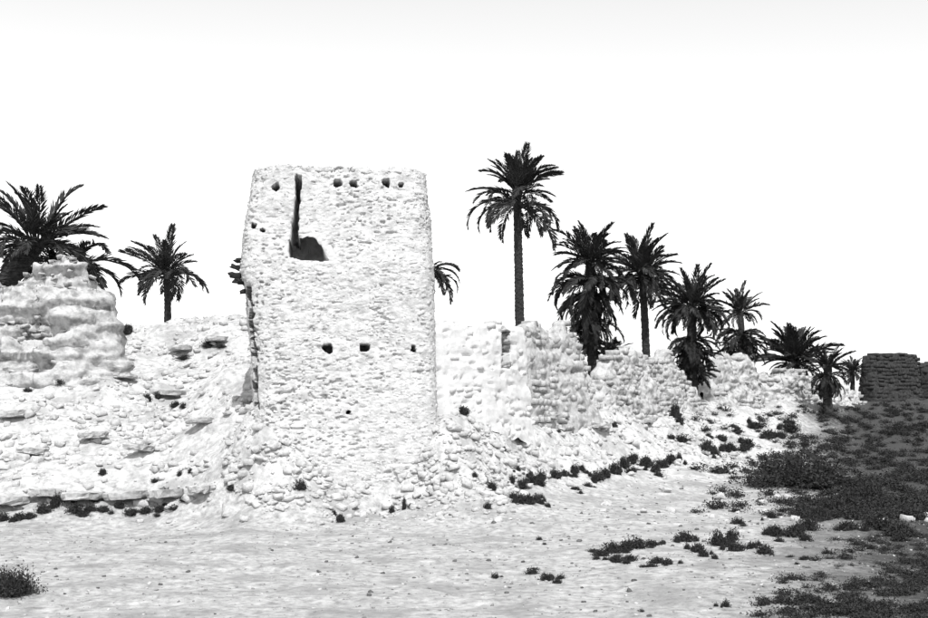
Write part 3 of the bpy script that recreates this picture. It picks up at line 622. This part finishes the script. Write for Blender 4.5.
def boulder(label, px, py, wpx, group, shared=SM_RUB, nm='stone'):
    g = hit(px, py); k = g[1] / F; r = random.Random(int(px * 13 + py * 5)); a = wpx * k
    o = link(nm, shared[r.randrange(12)], None, label=label, category='stone')
    if group: o['group'] = group
    o.location = g + np.array([0, 0, a * .06]); o.rotation_euler = (r.uniform(-.3, .3), r.uniform(-.3, .3), r.uniform(0, 6)); o.scale = (a, a * .8, a * .6)
    return o
boulder('largest pale boulder at the end of the bank edge beside the tower', 231, 513, 24, None, SM_RUB, 'boulder')
rs = random.Random(5)
for k in range(110):
    x, y = rs.uniform(0, 250), rs.uniform(350, 512)
    if y < 350 + (60 - x) * .6: continue
    wd = (3 + 9 * rs.random() ** 2.2) * (1.3 if y > 440 else 1)
    size = 'large' if wd > 8 else ('middling' if wd > 5 else 'small')
    place = 'just above the crumbling bank edge' if y > 470 else ('at the foot of the high ruin' if x < 120 and y < 430 else ('on the slope beside the tower corner' if x > 190 else 'halfway up the rubble slope below the ruin'))
    boulder('%s rough pale stone lying loose %s' % (size, place), x, y, wd, '%s stones %s' % (size, place))
for k in range(80):
    x = rs.uniform(440, 700); y0 = 402 if x < 590 else 404; y1 = 492 - (x - 440) * .14
    wd = rs.uniform(3, 7); size = 'larger' if wd > 5 else 'smaller'
    place = 'below the pale plastered wall' if x < 512 else ('below the broken stretch under the tallest palm' if x < 588 else 'below the rounded wall stretch')
    boulder('%s pale stone lying loose on the slope %s' % (size, place), x, rs.uniform(y0, y1), wd, '%s stones %s' % (size, place))
for k in range(40):
    wd = rs.uniform(3, 8); size = 'larger' if wd > 5.5 else 'smaller'
    boulder('%s rough pale stone lying at the buried foot of the tower' % size, rs.uniform(285, 470), rs.uniform(488, 530), wd, '%s stones at the foot of the tower' % size)
for k in range(30):
    boulder('small dark stone lying on the open sandy flat', rs.uniform(0, 900), rs.uniform(525, 617), rs.uniform(2, 5), 'small dark stones on the sandy flat', SM_DARK)
# uncountable small rubble
def rubble(name, label, n, sampler, mat, smin, smax, seed):
    r = random.Random(seed); pts = []
    while len(pts) < n: pts.append(sampler(r))
    X = np.array([p[0] for p in pts]); Y = np.array([p[1] for p in pts]); Z = ground_h(X, Y); items = []
    for x, y, z_ in zip(X, Y, Z):
        a = smin + (smax - smin) * r.random() ** 3
        items.append((frame_matrix(np.array([x, y, z_ + a * .12]), np.array([math.cos(x * 9), math.sin(x * 9), .1]), np.array([r.gauss(0, .3), r.gauss(0, .3), 1]), (a * 1.2, a, a * .6), r.uniform(0, 6)), r.randrange(12)))
    V, Fc = joined_stones(items); link(name, mesh_from(name, V, Fc), mat, kind='stuff', label=label, category='rubble')
def s_slope(r):
    while True:
        x, y = r.uniform(-17, 22), r.uniform(31, 58)
        h = .12 + .88 * sstep(.3, 1.2, np.array(gh(x, y)))
        if x < 12.5 and r.random() < h * (.2 if noise(np.array([[x / 1.3, y / 1.3, .5]]), 66)[0] < .05 else 1.0): return x, y
def s_flat(r): return r.uniform(-12, 22), 13 + 26 * r.random() ** 1.3
rubble('slope_rubble', 'countless small broken stones strewn over the pale slopes', 7500, s_slope, M_RUBBLE, .04, .34, 3)
rubble('pale_pebbles', 'countless pale pebbles scattered over the sandy flat', 2600, s_flat, M_RUBBLE, .012, .06, 4)
def s_foot(r):
    while True:
        u, v = r.uniform(225, 520), 400 + 128 * r.random() ** .9
        if r.random() < (v - 500) / 30: continue
        if noise(np.array([[u / 22, v / 12, 2.]]), 8)[0] > -.25: g = hit(u, v); return g[0], g[1]
rubble('talus_rubble', 'broken stones heaped in the talus at the foot of the tower and its wall', 1500, s_foot, M_RUBBLE, .04, .28, 9)
def s_grit(r): return r.uniform(-12, 16), 13 + 20 * r.random() ** 1.2
rubble('grey_grit', 'countless grey grit grains littering the sandy flat', 6000, s_grit, M_GRIT, .012, .06, 10)
def s_dark(r):
    while True:
        x, y = r.uniform(-4, 30), 13 + 34 * r.random()
        if r.random() < (x + 4) / 26: return x, y
rubble('darkening_pebbles', 'countless dark pebbles added to darken the ground toward the right', 5000, s_dark, M_DSTONE, .02, .10, 6)  # pebbles added to strengthen the darkening painted into the ground
